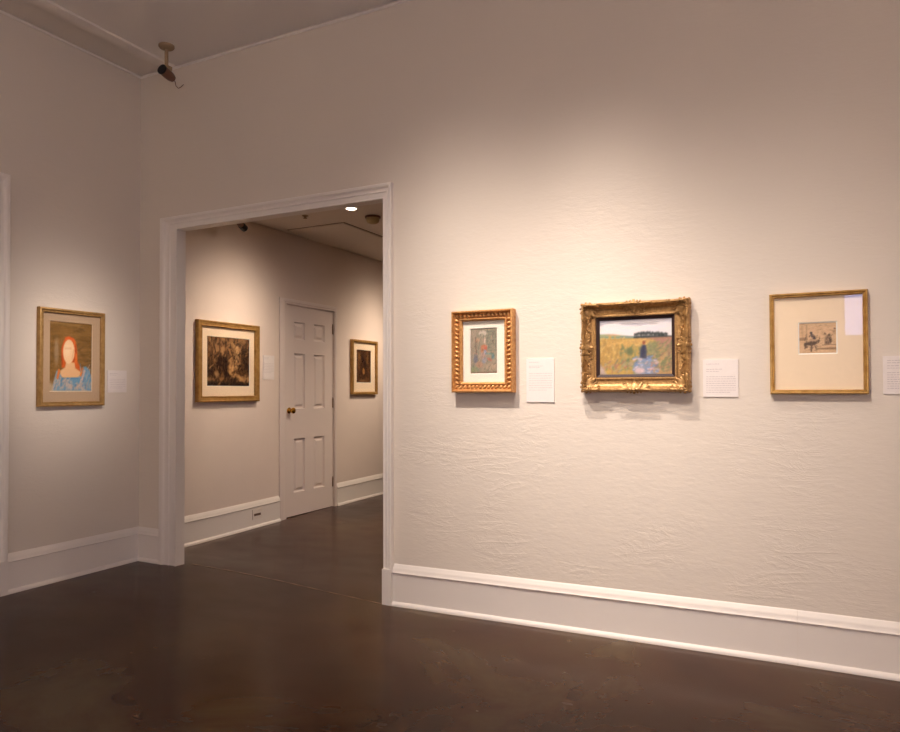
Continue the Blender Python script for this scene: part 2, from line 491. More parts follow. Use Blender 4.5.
# six-panel door, hung in the hall wall
def six_panel_door():
    w, h, t = DY1-DY0-.008, DZ-.012, .040
    bm = bmesh.new()
    cols = [(.135, .305), (.446, .627)]
    rows = [(.222, .744), (1.030, 1.574), (1.708, 1.880)]
    X = [0]+[v for c in cols for v in c]+[w]; Z = [0]+[v for r in rows for v in r]+[h]
    for i in range(len(X)-1):
        for j in range(len(Z)-1):
            x0, x1, z0, z1 = X[i], X[i+1], Z[j], Z[j+1]
            if i % 2 == 1 and j % 2 == 1:
                rings = []
                for ins, dep in ((0, 0), (.004, .010), (.010, .020), (.024, .020), (.044, .005)):
                    rings.append([bm.verts.new((x0+ins, dep, z0+ins)), bm.verts.new((x1-ins, dep, z0+ins)),
                                  bm.verts.new((x1-ins, dep, z1-ins)), bm.verts.new((x0+ins, dep, z1-ins))])
                for r0, r1 in zip(rings, rings[1:]):
                    for k in range(4): bm.faces.new((r0[k], r0[(k+1) % 4], r1[(k+1) % 4], r1[k]))
                bm.faces.new(rings[-1])
            else:
                bm.faces.new([bm.verts.new(p) for p in ((x0, 0, z0), (x1, 0, z0), (x1, 0, z1), (x0, 0, z1))])
    for a, b in (((0, 0), (0, h)), ((w, 0), (w, h)), ((0, h), (w, h)), ((0, 0), (w, 0))):
        bm.faces.new([bm.verts.new(p) for p in ((a[0], 0, a[1]), (b[0], 0, b[1]), (b[0], t, b[1]), (a[0], t, a[1]))])
    bm.faces.new([bm.verts.new(p) for p in ((0, t, 0), (w, t, 0), (w, t, h), (0, t, h))])
    bmesh.ops.remove_doubles(bm, verts=bm.verts, dist=1e-5)
    d = link('door_1', bm, M['door'], kind='structure')
    d.location = (XH-.012, DY0+.004, .012); d.rotation_euler = (0, 0, PI/2)
    bm = bmesh.new()
    lathe(bm, [(0, 0), (.030, 0), (.031, .004), (.024, .008), (.012, .012), (.010, .022), (.012, .030), (.024, .038), (.029, .050),
               (.027, .062), (.016, .069), (0, .071)], (.062, 0, 1.018), (0, -1, 0), 28)
    k = link('door_knob', bm, M['brass'], d, True); k['label'] = 'round brass door knob'
    for z in (.205, 1.03, 1.80):
        bm = bmesh.new()
        tube(bm, (w-.008, -.006, z), (w-.008, -.006, z+.095), .0075, seg=14)
        lathe(bm, [(0, 0), (.005, .002), (.006, .006), (.004, .010), (0, .014)], (w-.008, -.006, z+.095), (0, 0, 1), 12)
        hn = link('hinge', bm, M['hinge'], d, True)
    return d
six_panel_door()

# hatch in the hall ceiling
bm = bmesh.new()
hx0, hx1, hy0, hy1 = -4.27, -3.625, 5.15, 6.6
box(bm, hx0+.014, hx1-.014, hy0+.014, hy1-.014, ZH-.010, ZH-.001)
o = link('access_panel', bm, M['hallceil'])
o['label'] = 'flat white ceiling access panel with thin seam in the hall'; o['category'] = 'access panel'
bm = bmesh.new()
for a in ((hx0, hx1, hy0, hy0+.012), (hx0, hx1, hy1-.012, hy1), (hx0, hx0+.012, hy0+.012, hy1-.012), (hx1-.012, hx1, hy0+.012, hy1-.012)):
    box(bm, a[0], a[1], a[2], a[3], ZH-.003, ZH-.001)
f = link('seam', bm, plain('brown_seam', rgb(140, 108, 80), .8), o)

# ---------------------------------------------------------------- pictures
def frame_mesh(w, h, prof):
    """mitred moulding; prof = (inset from the outer edge, distance out of the wall)"""
    bm = bmesh.new(); rings = []
    for i, o in prof:
        rings.append([bm.verts.new(p) for p in ((-w/2+i, -o, i), (w/2-i, -o, i), (w/2-i, -o, h-i), (-w/2+i, -o, h-i))])
    for r0, r1 in zip(rings, rings[1:]):
        for k in range(4): bm.faces.new((r0[k], r0[(k+1) % 4], r1[(k+1) % 4], r1[k]))
    return bm

def sheet(name, x0, x1, z0, z1, y, m, parent, img=None):
    bm = bmesh.new()
    if img is None:
        box(bm, x0, x1, y, y+.0015, z0, z1)
        return link(name, bm, m, parent)
    H_, W_ = img.shape[:2]
    g = [[bm.verts.new((x0+(x1-x0)*i/(W_-1), y, z0+(z1-z0)*j/(H_-1))) for i in range(W_)] for j in range(H_)]
    for j in range(H_-1):
        for i in range(W_-1): bm.faces.new((g[j][i], g[j][i+1], g[j+1][i+1], g[j+1][i]))
    bm.verts.index_update()
    me = bpy.data.meshes.new(name); bm.to_mesh(me); bm.free()
    me.materials.append(m)
    at = me.color_attributes.new('pigment', 'FLOAT_COLOR', 'POINT')
    lin = np.where(img <= .04045, img/12.92, ((np.clip(img, 0, 1)+.055)/1.055)**2.4)
    arr = np.ones((H_*W_, 4), np.float32); arr[:, :3] = lin.reshape(-1, 3)
    at.data.foreach_set('color', arr.ravel())
    o = bpy.data.objects.new(name, me); C.objects.link(o); o.parent = parent
    return o

def window_mat(name, w, h, ox0, ox1, oz0, oz1, y, th, m, parent, bevel=None, bw=.003):
    bevel = bevel or M['bevel']
    """mat board with a bevelled opening"""
    bm = bmesh.new()
    def ring(x0, x1, z0, z1, yy): return [bm.verts.new(p) for p in ((x0, yy, z0), (x1, yy, z0), (x1, yy, z1), (x0, yy, z1))]
    a = ring(w[0], w[1], h[0], h[1], y); b = ring(ox0-bw, ox1+bw, oz0-bw, oz1+bw, y); c = ring(ox0, ox1, oz0, oz1, y+th)
    for r0, r1, mi in ((a, b, 0), (b, c, 1)):
        for k in range(4):
            f = bm.faces.new((r0[k], r0[(k+1) % 4], r1[(k+1) % 4], r1[k])); f.material_index = mi
    return link(name, bm, [m, bevel], parent)

# tiny painter: everything works on arrays in (u, v), v upwards, colours 0..1 sRGB
class Canvas:
    def __init__(s, W, H, col):
        s.W, s.H = W, H
        s.a = np.ones((H, W, 3))*np.array(col)/255.
        s.u, s.v = np.meshgrid(np.linspace(0, 1, W), np.linspace(0, 1, H)); s.asp = W/H
    def noise(s, sx, sy, seed=0, oct_=3):
        r = np.random.RandomState(seed); out = np.zeros((s.H, s.W)); amp = 1; tot = 0
        for o in range(oct_):
            nx, ny = int(sx*2**o)+2, int(sy*2**o)+2
            g = r.rand(ny+1, nx+1)
            x = s.u*(nx-1e-6); y = s.v*(ny-1e-6); xi = x.astype(int); yi = y.astype(int)
            fx = x-xi; fy = y-yi; fx = fx*fx*(3-2*fx); fy = fy*fy*(3-2*fy)
            out += amp*(g[yi, xi]*(1-fx)*(1-fy)+g[yi, xi+1]*fx*(1-fy)+g[yi+1, xi]*(1-fx)*fy+g[yi+1, xi+1]*fx*fy)
            tot += amp; amp *= .6
        return out/tot
    def lay(s, mask, col, k=1.):
        m = np.clip(mask*k, 0, 1)[..., None]; c = np.array(col, float)
        if c.ndim == 1: c = c/255.
        s.a = s.a*(1-m)+c*m
    def ell(s, cx, cy, rx, ry, rot=0, soft=.15):
        du, dv = (s.u-cx), (s.v-cy); c, n = math.cos(rot), math.sin(rot)
        x = (du*c+dv*n)/rx; y = (-du*n+dv*c)/ry
        d = np.sqrt(x*x+y*y); return np.clip((1+soft/2-d)/soft, 0, 1)
    def poly(s, pts, soft=.012):
        inside = np.zeros((s.H, s.W), bool); dist = np.full((s.H, s.W), 9.)
        n = len(pts)
        for i in range(n):
            x0, y0 = pts[i]; x1, y1 = pts[(i+1) % n]
            c = ((y0 > s.v) != (y1 > s.v)) & (s.u < (x1-x0)*(s.v-y0)/((y1-y0) if y1 != y0 else 1e-9)+x0)
            inside ^= c
            dx, dy = x1-x0, y1-y0; t = np.clip(((s.u-x0)*dx+(s.v-y0)*dy)/(dx*dx+dy*dy+1e-12), 0, 1)
            dist = np.minimum(dist, np.hypot(s.u-x0-t*dx, s.v-y0-t*dy))
        sd = np.where(inside, dist, -dist); return np.clip(.5+sd/soft, 0, 1)
    def line(s, x0, y0, x1, y1, w, soft=.006):
        dx, dy = x1-x0, y1-y0; t = np.clip(((s.u-x0)*dx+(s.v-y0)*dy)/(dx*dx+dy*dy+1e-12), 0, 1)
        d = np.hypot(s.u-x0-t*dx, s.v-y0-t*dy); return np.clip((w+soft-d)/soft, 0, 1)
    def soften(s, n=1):
        for _ in range(n):
            p = np.pad(s.a, ((1, 1), (1, 1), (0, 0)), 'edge')
            s.a = (p[1:-1, 1:-1]*4+p[:-2, 1:-1]*2+p[2:, 1:-1]*2+p[1:-1, :-2]*2+p[1:-1, 2:]*2+p[:-2, :-2]+p[:-2, 2:]+p[2:, :-2]+p[2:, 2:])/16
    def strokes(s, n, box_, cols, ln, w, ang, seed=1, k=.8, jit=.4):
        r = random.Random(seed)
        for _ in range(n):
            x = r.uniform(box_[0], box_[1]); y = r.uniform(box_[2], box_[3]); a = ang+r.uniform(-jit, jit); l = ln*r.uniform(.5, 1.3)
            s.lay(s.line(x, y, x+math.cos(a)*l, y+math.sin(a)*l, w*r.uniform(.6, 1.3), .008), r.choice(cols), k)

def art_portrait():
    c = Canvas(110, 156, (158, 116, 62))
    n = c.noise(4, 22, 1); c.lay(n, (104, 78, 40), 1.0); n = c.noise(9, 30, 2); c.lay(n-.35, (160, 118, 66), 1.1)
    c.strokes(70, (.3, 1, .35, .95), [(112, 82, 40), (150, 112, 60), (92, 72, 44), (168, 128, 78)], .14, .006, .1, 3, .5)
    c.lay(c.poly([(0, 1), (.75, .97), (.72, .945), (0, .965)], .02), (176, 142, 94), .5)
    c.lay(c.ell(.16, .57, .05, .18, 0, .8), (196, 178, 160), .45)
    # hair
    c.lay(c.poly([(.28, .45), (.27, .62), (.33, .74), (.44, .785), (.55, .76), (.62, .68), (.64, .52), (.66, .42), (.76, .33), (.72, .28), (.60, .34), (.5, .4), (.4, .34), (.28, .34)], .02), (212, 100, 42))
    c.strokes(26, (.56, .64, .36, .62), [(232, 120, 56), (170, 66, 26)], .12, .006, 1.7, 5, .7, .15)
    c.strokes(10, (.29, .33, .38, .6), [(222, 96, 40), (160, 52, 22)], .1, .005, 1.6, 6, .7, .1)
    c.lay(c.poly([(.34, .775), (.44, .80), (.56, .775), (.62, .71), (.55, .73), (.44, .755), (.36, .73)], .015), (226, 104, 48), .9)
    # neck, chest
    c.lay(c.poly([(.38, .42), (.58, .42), (.60, .34), (.72, .29), (.74, .2), (.24, .2), (.25, .3), (.36, .35)], .015), (238, 190, 140))
    # face, left plain
    c.lay(c.ell(.445, .575, .135, .175, -.05, .07), (246, 206, 160))
    c.lay(c.ell(.405, .60, .07, .09, 0, .8), (252, 222, 184), .7)
    c.lay(c.line(.35, .615, .50, .618, .004), (222, 170, 126), .6); c.lay(c.line(.35, .635, .50, .635, .004), (222, 172, 128), .35)
    c.lay(c.line(.52, .47, .56, .60, .008), (226, 168, 118), .6)
    # dress
    c.lay(c.poly([(.24, .26), (.30, .195), (.66, .20), (.75, .27), (.78, .36), (.86, .37), (.95, .30), (1.0, .2), (1.0, .0), (.05, 0), (.10, .14), (.16, .29), (.22, .32)], .02), (112, 158, 186))
    n = c.noise(12, 16, 9); dm = c.poly([(.05, .0), (.1, .16), (.18, .28), (.3, .19), (.66, .19), (.8, .34), (.95, .28), (1, .18), (1, 0)], .04)
    c.lay(dm*np.clip(n*3-1.15, 0, 1), (214, 186, 166), .85)
    n = c.noise(16, 20, 19); c.lay(dm*np.clip(n*3-1.7, 0, 1), (78, 126, 168), .8)
    c.lay(c.line(.19, .20, .22, .30, .022), (236, 128, 52), .9); c.lay(c.line(.73, .24, .79, .33, .02), (236, 132, 58), .9)
    c.lay(c.line(.75, .13, .82, .30, .018), (212, 186, 176), .8)
    c.lay(c.line(.30, .185, .66, .195, .008), (84, 142, 184), .9)
    c.lay(c.ell(.0, .02, .1, .12, 0, .6), (206, 186, 158), .8); c.lay(c.line(0, .0, 1, .0, .012), (210, 190, 160), .8)
    c.strokes(20, (.1, .95, .02, .14), [(206, 172, 150), (96, 146, 180), (222, 190, 166)], .09, .006, 1.2, 8, .7, .6)
    c.strokes(26, (.72, .96, .04, .34), [(206, 178, 160), (88, 136, 176), (150, 180, 196)], .06, .006, 1.3, 18, .7, .5)
    c.soften(1)
    return c.a

def art_field():
    c = Canvas(150, 116, (196, 160, 84))
    V = .655  # horizon
    c.lay((c.v > V).astype(float), (224, 220, 226)); n = c.noise(3, 18, 1)
    c.lay((c.v > V)*np.clip(n*1.6-.5, 0, 1), (240, 226, 214), .8)
    c.lay((c.v > V)*np.clip((c.v-.85)*5, 0, 1), (206, 208, 222), .6)
    # hill and far trees
    c.lay(c.poly([(0, V), (0, .745), (.12, .745), (.28, .72), (.5, .69), (.62, V+.01), (.62, V)], .02), (152, 158, 122))
    c.lay(c.poly([(.08, .735), (.2, .745), (.3, .715), (.14, .71)], .02), (206, 148, 116), .6)
    c.lay(c.line(0, .685, .55, .672, .012), (120, 140, 116), .8); c.lay(c.line(.3, .69, .8, .668, .006), (110, 124, 140), .7)
    r = random.Random(3)
    for i in range(24):
        x = .50+i*.0185+r.uniform(-.004, .004); top = .045+.045*math.sin(PI*min(1, max(0, (x-.47)/.36)))+r.uniform(-.018, .018)
        c.lay(c.ell(x, V+.035+top*.5, .012, .018+r.uniform(0, .022), 0, .6), (52, 58, 58), .9); c.lay(c.line(x, V, x, V+.05, .002), (52, 56, 56), .9)
    c.lay(c.poly([(.48, V), (.48, V+.02), (.6, V+.034), (.9, V+.034), (1, V+.022), (1, V)], .02), (48, 56, 56), .95)
    # wheat field
    c.lay((c.v < V)*(c.u > .55)*1., (186, 142, 116), .55)
    c.lay(c.poly([(.72, V), (1, V), (1, .42), (.86, .5)], .05), (178, 124, 122), .7)
    c.strokes(260, (-.05, .42, .08, .6), [(206, 166, 92), (182, 142, 76), (216, 182, 112), (160, 132, 78), (190, 146, 80)], .10, .006, 1.45, 11, .65, .35)
    c.strokes(90, (.1, .7, .52, V-.03), [(214, 170, 96), (198, 158, 92), (224, 184, 112)], .10, .006, .05, 12, .7, .2)
    c.strokes(130, (.3, .75, .1, .48), [(118, 132, 88), (150, 150, 100), (96, 116, 84), (180, 160, 104)], .07, .008, 1.2, 13, .7, .7)
    c.strokes(160, (.68, 1., .05, .56), [(122, 134, 92), (160, 150, 108), (108, 124, 92), (186, 160, 118), (150, 120, 104)], .07, .008, .9, 14, .7, .8)
    c.strokes(60, (.05, .5, .02, .22), [(118, 134, 92), (176, 158, 130), (150, 150, 110), (172, 120, 96)], .06, .008, 1.0, 15, .7, .7)
    c.lay(c.poly([(0, 0), (0, .2), (.05, .14), (.1, 0)], .04), (186, 174, 196), .7)
    # bushes
    c.lay(c.ell(.43, .42, .05, .07, 0, .7), (96, 112, 76), .8); c.lay(c.ell(.74, .5, .07, .09, 0, .7), (128, 142, 98), .6)
    # path of water and sky light
    c.lay(c.poly([(.5, 0), (.47, .14), (.56, .33), (.66, .33), (.78, .2), (.72, 0)], .05), (136, 160, 202), .75)
    c.strokes(70, (.46, .8, .02, .3), [(116, 146, 200), (170, 186, 220), (214, 196, 214), (96, 122, 176), (222, 180, 170)], .05, .007, .3, 16, .8, .8)
    c.lay(c.ell(.56, .07, .07, .05, 0, .5), (232, 196, 196), .8)
    # standing figure in dark blue
    c.lay(c.poly([(.565, .30), (.57, .44), (.60, .53), (.645, .53), (.66, .44), (.655, .28)], .02), (60, 66, 92))
    c.lay(c.ell(.62, .57, .022, .035, 0, .4), (150, 84, 60)); c.lay(c.ell(.61, .40, .02, .1, 0, .6), (44, 50, 78), .8)
    c.strokes(14, (.7, .85, .06, .2), [(198, 120, 100), (204, 150, 124)], .02, .004, 1.2, 21, .6, .8)
    c.soften(2)
    n = c.noise(40, 30, 31, 2); c.lay(n*(c.v < V), (120, 104, 84), .35)
    return c.a

def art_etching():
    c = Canvas(100, 92, (226, 190, 150))
    n = c.noise(14, 14, 4); c.lay(n-.3, (196, 158, 120), .9)
    c.lay(c.poly([(.0, .96), (1, 1), (1, .9), (0, .88)], .02), (214, 180, 140), .6)
    c.lay(c.line(0, .985, 1, .985, .006), (120, 88, 62), .7)
    for x in (.08, .11, .2, .22): c.lay(c.line(x, .5, x, .92, .004), (158, 124, 92), .6)
    c.lay(c.poly([(0, .42), (0, .52), (.2, .53), (.24, .44)], .03), (130, 100, 74), .7)
    # rider on a donkey
    c.lay(c.ell(.38, .44, .11, .055, .1, .5), (180, 148, 120), .8)
    c.lay(c.ell(.33, .33, .15, .07, .1, .4), (76, 56, 42), .95); c.lay(c.ell(.19, .27, .05, .09, .3, .4), (70, 50, 38), .9)
    c.lay(c.line(.34, .3, .33, .08, .018), (96, 72, 56), .9); c.lay(c.line(.4, .32, .46, .16, .014), (110, 84, 64), .8); c.lay(c.line(.18, .28, .16, .16, .012), (90, 68, 50), .8)
    c.lay(c.ell(.50, .38, .045, .07, -.5, .4), (88, 66, 52), .9); c.lay(c.line(.52, .42, .56, .50, .010), (80, 60, 48), .8)
    c.lay(c.ell(.385, .55, .05, .10, .5, .35), (66, 56, 62), .95); c.lay(c.ell(.33, .67, .035, .04, 0, .4), (60, 50, 54), .95)
    # two standing figures
    c.lay(c.poly([(.68, .28), (.69, .50), (.75, .60), (.84, .56), (.86, .4), (.85, .28)], .03), (136, 108, 86), .85)
    c.lay(c.ell(.70, .62, .03, .035, 0, .5), (96, 74, 56), .9); c.lay(c.ell(.81, .59, .035, .04, 0, .5), (80, 62, 48), .9)
    c.lay(c.ell(.835, .43, .03, .09, 0, .5), (64, 46, 36), .9); c.lay(c.ell(.76, .36, .04, .05, 0, .5), (92, 70, 60), .8)
    c.lay(c.ell(.95, .79, .025, .025, 0, .6), (90, 70, 60), .8); c.lay(c.ell(.93, .7, .04, .04, 0, .8), (150, 116, 84), .6)
    c.lay(c.line(.62, .27, 1, .28, .006), (110, 84, 60), .8); c.lay(c.poly([(.45, .13), (.44, .17), (1, .19), (1, .12)], .02), (128, 98, 70), .75)
    c.lay(c.line(.93, .28, .93, .7, .004), (160, 126, 94), .6)
    c.strokes(70, (0, 1, 0, 1), [(140, 106, 78), (176, 140, 106)], .08, .003, .1, 7, .5, .5)
    c.strokes(60, (.14, .56, .1, .6), [(70, 52, 42), (130, 100, 76), (206, 170, 134)], .06, .006, .8, 17, .6, .9)
    c.strokes(36, (.66, .9, .26, .62), [(84, 62, 48), (150, 118, 92), (206, 170, 134)], .05, .005, 1.4, 27, .6, .6)
    c.soften(1)
    c.lay(c.line(0, 0, 1, .0, .02), (178, 138, 104), .5)
    return c.a

def art_figures():
    c = Canvas(80, 120, (156, 146, 126))
    n = c.noise(6, 8, 3); c.lay(n-.3, (128, 122, 104), 1.0); n = c.noise(9, 12, 8); c.lay(n-.42, (176, 152, 136), 1.4)
    for i, y in enumerate(np.linspace(.5, .92, 7)): c.lay(c.line(.62, y, .95, y+.01, .008), (104, 112, 98), .6)
    c.lay(c.poly([(.6, .5), (.98, .5), (.98, .95), (.6, .95)], .05), (120, 124, 106), .45)
    c.lay(c.ell(.46, .89, .15, .06, 0, .4), (214, 200, 186), .8); c.lay(c.ell(.44, .83, .08, .06, 0, .5), (150, 150, 130), .7)
    c.lay(c.ell(.27, .74, .08, .05, .2, .6), (196, 150, 120), .8); c.lay(c.line(.2, .8, .22, .42, .012), (110, 82, 70), .8)
    c.lay(c.ell(.53, .73, .05, .07, 0, .5), (226, 200, 180), .8); c.lay(c.line(.48, .66, .5, .84, .008), (78, 72, 70), .7)
    c.lay(c.poly([(.40, .46), (.40, .62), (.5, .64), (.62, .62), (.64, .48)], .03), (200, 120, 84), .85)
    c.lay(c.ell(.57, .56, .05, .05, 0, .5), (196, 90, 76), .75); c.lay(c.ell(.55, .47, .06, .06, 0, .5), (150, 160, 190), .9)
    c.lay(c.ell(.47, .38, .09, .09, .4, .6), (190, 150, 140), .7); c.lay(c.ell(.52, .29, .1, .06, .3, .6), (134, 142, 160), .8)
    c.lay(c.ell(.2, .33, .08, .1, 0, .6), (108, 112, 128), .8); c.lay(c.line(.12, .46, .25, .44, .014), (206, 150, 128), .6)
    c.lay(c.line(.62, .44, .86, .43, .016), (100, 146, 138), .8); c.lay(c.ell(.84, .37, .05, .05, 0, .6), (86, 132, 146), .8)
    c.lay(c.ell(.72, .31, .09, .03, -.3, .6), (196, 108, 92), .8); c.lay(c.ell(.34, .2, .12, .07, 0, .7), (182, 132, 106), .7)
    c.lay(c.ell(.14, .09, .16, .07, 0, .6), (128, 146, 104), .7); c.lay(c.ell(.75, .15, .22, .06, 0, .8), (184, 156, 130), .6)
    c.lay(c.line(0, .02, 1, .03, .02), (130, 104, 86), .8)
    c.lay(c.line(.0, .0, .0, 1, .015), (176, 130, 122), .7); c.lay(c.line(1, .0, 1, 1, .015), (166, 110, 108), .7)
    c.strokes(190, (.02, .98, .02, .96), [(176, 148, 126), (92, 92, 82), (200, 172, 150), (120, 128, 116), (92, 84, 76)], .06, .007, 1.2, 5, .55, .9)
    c.soften(1)
    return c.a

def art_forest(seed=1, W=110, H=94):
    c = Canvas(W, H, (128, 90, 56))
    n = c.noise(4, 5, seed, 4); c.lay(np.clip(n*2.6-1, 0, 1), (186, 146, 98), .85)
    c.lay(np.clip((c.v-.6)*2.2, 0, 1)*c.noise(5, 3, seed+5), (206, 168, 120), .8)
    n = c.noise(9, 6, seed+2, 4); c.lay(np.clip(n*3.4-1.7, 0, 1)*np.clip(1.25-c.v, 0, 1), (34, 16, 10), 1.)
    for x, w in ((.13, .012), (.17, .006), (.30, .01), (.44, .012)):
        c.lay(c.line(x, .2, x-.02, .98, w), (66, 40, 24), .7)
    c.lay(c.ell(.30, .42, .10, .24, .1, .7), (36, 18, 12), .85); c.lay(c.ell(.43, .38, .06, .26, 0, .7), (30, 14, 10), .85)
    c.lay(c.ell(.08, .35, .08, .15, 0, .7), (34, 18, 12), .7)
    c.lay(c.ell(.92, .55, .10, .28, .2, .6), (40, 22, 14), .85)
    # pale leaning figure
    c.lay(c.poly([(.66, .84), (.71, .86), (.74, .72), (.73, .52), (.66, .50), (.64, .62)], .04), (232, 190, 134), .9)
    c.lay(c.ell(.62, .38, .13, .07, .4, .7), (214, 168, 112), .9); c.lay(c.line(.55, .28, .80, .14, .035, .03), (206, 160, 102), .85)
    c.lay(c.line(.76, .48, .84, .44, .016, .02), (170, 128, 80), .7); c.lay(c.ell(.84, .10, .05, .06, 0, .6), (176, 130, 78), .7)
    c.lay(c.ell(.34, .12, .08, .06, 0, .8), (160, 112, 62), .6)
    c.lay(c.line(0, .02, 1, .01, .05, .05), (24, 12, 8), .9); c.lay(c.ell(.62, .12, .12, .05, .2, .7), (30, 14, 10), .9)
    c.strokes(260, (0, 1, 0, .95), [(40, 20, 10), (150, 110, 66), (84, 54, 30), (196, 152, 98), (30, 14, 8)], .07, .008, 1.3, seed+9, .6, .8)
    n = c.noise(14, 12, seed+30, 3); c.lay(np.clip(n*3-1.5, 0, 1), (28, 14, 8), .6); c.soften(1)
    return c.a

def art_dark_group():
    c = Canvas(64, 88, (84, 54, 32))
    n = c.noise(5, 6, 12, 4); c.lay(np.clip(n*3-1.3, 0, 1), (128, 88, 46), .8)
    n = c.noise(7, 8, 15, 4); c.lay(np.clip(n*3-1.4, 0, 1), (34, 16, 10), .9)
    c.lay(c.ell(.5, .45, .30, .42, 0, .8), (50, 24, 14), .6)
    c.lay(c.ell(.50, .35, .07, .10, 0, .6), (196, 142, 78), .85); c.lay(c.ell(.2, .78, .09, .12, .3, .8), (150, 106, 58), .7)
    c.lay(c.ell(.76, .70, .06, .16, -.2, .7), (150, 112, 58), .6); c.lay(c.ell(.4, .06, .22, .04, 0, .7), (150, 108, 66), .7)
    c.lay(c.ell(.42, .72, .09, .1, 0, .6), (34, 16, 12), .9); c.lay(c.ell(.62, .55, .08, .14, 0, .6), (38, 20, 14), .9)
    c.strokes(90, (0, 1, 0, 1), [(44, 22, 12), (150, 104, 60), (110, 72, 40)], .08, .009, 1.3, 4, .6, .7)
    return c.a

def glass_pane(w0, w1, z0, z1, y, parent):
    bm = bmesh.new(); box(bm, w0, w1, y, y+.002, z0, z1)
    return link('glass_pane', bm, M['glass'], parent)

def backing(w, h, parent, ins=.012, d=.006):
    bm = bmesh.new(); box(bm, -w/2+ins, w/2-ins, -d, -.0005, ins, h-ins)
    return link('backing_board', bm, M['wood_back'], parent)

def picture(name, label, loc, rz, w, h, prof, fm, open_in, art_wh, art_off, art_img, matm, artm, glass=True, group=None, bw=.003, sm=False, bevel=None):
    t = thing(name, label, 'picture', loc, rz, group)
    fr = link('frame', frame_mesh(w, h, prof), fm, t)
    shade_auto(fr, 32)
    backing(w, h, t)
    aw, ah = art_wh; cx, cz = art_off[0], h/2+art_off[1]
    ya = -.0085
    sheet('artwork', cx-aw/2-.002, cx+aw/2+.002, cz-ah/2-.002, cz+ah/2+.002, ya, artm, t, art_img)
    if matm:
        i = open_in-.004
        window_mat('mat_board', (-w/2+i, w/2-i), (i, h-i), cx-aw/2, cx+aw/2, cz-ah/2, cz+ah/2, ya-.0045, .0035, matm, t, bw=bw, bevel=bevel)
    if glass:
        i = open_in-.003
        glass_pane(-w/2+i, w/2-i, i, h-i, ya-.009, t)
    return t

# 1 left wall: portrait
def put(y0, y1): return (y0+y1)/2
PF = [(0, 0), (0, .026), (.003, .031), (.009, .033), (.014, .031), (.017, .026), (.0185, .024), (.024, .0235), (.0265, .026), (.029, .024), (.0295, .010)]
w = 3.192-2.733
picture('framed_portrait', 'gilt framed portrait of red-haired woman in blue dress, left wall', (XL, put(2.733, 3.192), 1.125), PI/2, w, .624, PF,
        M['gold_soft'], .0295, (.292, .445), (-.004, .007), art_portrait(), M['mat_tan'], M['print'], bw=.002, bevel=M['mat_cream'])
# 2 hall left
PH = [(0, 0), (0, .036), (.004, .040), (.012, .040), (.015, .036), (.036, .032), (.040, .035), (.044, .035), (.049, .029), (.0495, .014)]
w = 4.857-4.137
picture('framed_print', 'large brown forest print in wide antique gold frame, left of hall door', (XH, put(4.137, 4.857), 1.1285), PI/2, w, .674, PH,
        M['gold_hall'], .0495, (.492, .412), (.006, .004), art_forest(1), M['mat_cream'], M['print'])
# 3 hall right
PG = [(0, 0), (0, .034), (.003, .038), (.022, .038), (.026, .034), (.030, .030), (.0305, .014)]
w = 6.83-6.322
picture('framed_print', 'small upright dark print in narrow gold frame, right of hall door', (XH, put(6.322, 6.83), 1.1765), PI/2, w, .606, PG,
        M['gold_hall'], .0305, (.285, .362), (.0, .012), art_dark_group(), M['mat_cream'], M['print'])

# 4 beaded frame on front wall
w, h = 1.710-1.348, .446
P1 = [(0, 0), (0, .046), (.003, .052), (.009, .053), (.012, .049), (.014, .043), (.020, .034), (.028, .028), (.036, .026), (.040, .028), (.043, .033), (.048, .034),
      (.052, .030), (.056, .026), (.0565, .014)]
p1 = picture('framed_figure_study', 'small upright coloured figure study in carved beaded gold frame', (-(1.710+1.348)/2, YW, 1.208), 0, w, h, P1,
             M['gold_worn'], .0565, (.156, .244), (-.003, .003), art_figures(), M['mat_white'], M['print'], bw=.003)
def gadroons(w, h, ins, out, step, r, parent):
    for nm, p0, p1_, ang in (('beading', (-w/2+ins, ins), (w/2-ins, ins), 0), ('beading', (-w/2+ins, h-ins), (w/2-ins, h-ins), 0),
                             ('beading', (-w/2+ins, ins), (-w/2+ins, h-ins), 1), ('beading', (w/2-ins, ins), (w/2-ins, h-ins), 1)):
        bm = bmesh.new()
        L_ = math.hypot(p1_[0]-p0[0], p1_[1]-p0[1]); n = int(round(L_/step))
        for k in range(n+1):
            if k in (0, n) and ang: continue
            f = k/n; x = p0[0]*(1-f)+p1_[0]*f; z = p0[1]*(1-f)+p1_[1]*f
            sgn = 1 if (z < h/2 and not ang) or (ang and x < 0) else -1
            rot = Matrix.Rotation(.55*sgn+(PI/2 if ang else 0), 4, 'Y')
            ball(bm, (x, -out, z), (r*.56, r*.62, r*.95), rot if ang else Matrix.Rotation(.55*sgn, 4, 'Y'), 2)
        link(nm, bm, M['gold_worn'], parent, True)
gadroons(w, h, .0275, .031, .0245, .0155, p1)

# 5 ornate frame
w, h = .981-.455, .446
P2 = [(0, 0), (0, .030), (.003, .044), (.008, .050), (.014, .051), (.018, .047), (.021, .040), (.030, .030), (.042, .024), (.054, .022), (.060, .024),
      (.063, .028), (.067, .0295), (.071, .028), (.073, .022), (.0735, .010)]
p2 = thing('framed_landscape', 'field landscape painting in ornate carved gold frame, centre of front wall', 'picture', (-(.981+.455)/2, YW, 1.209), 0)
fr = link('frame', frame_mesh(w, h, P2), M['gold_ornate'], p2); shade_auto(fr, 32)
backing(w, h, p2)
ln_ = link('liner', frame_mesh(w, h, [(.073, .010), (.073, .021), (.076, .021), (.088, .014), (.0885, .008)]), M['liner_dark'], p2)
ln_['label'] = 'dark brown inner liner'
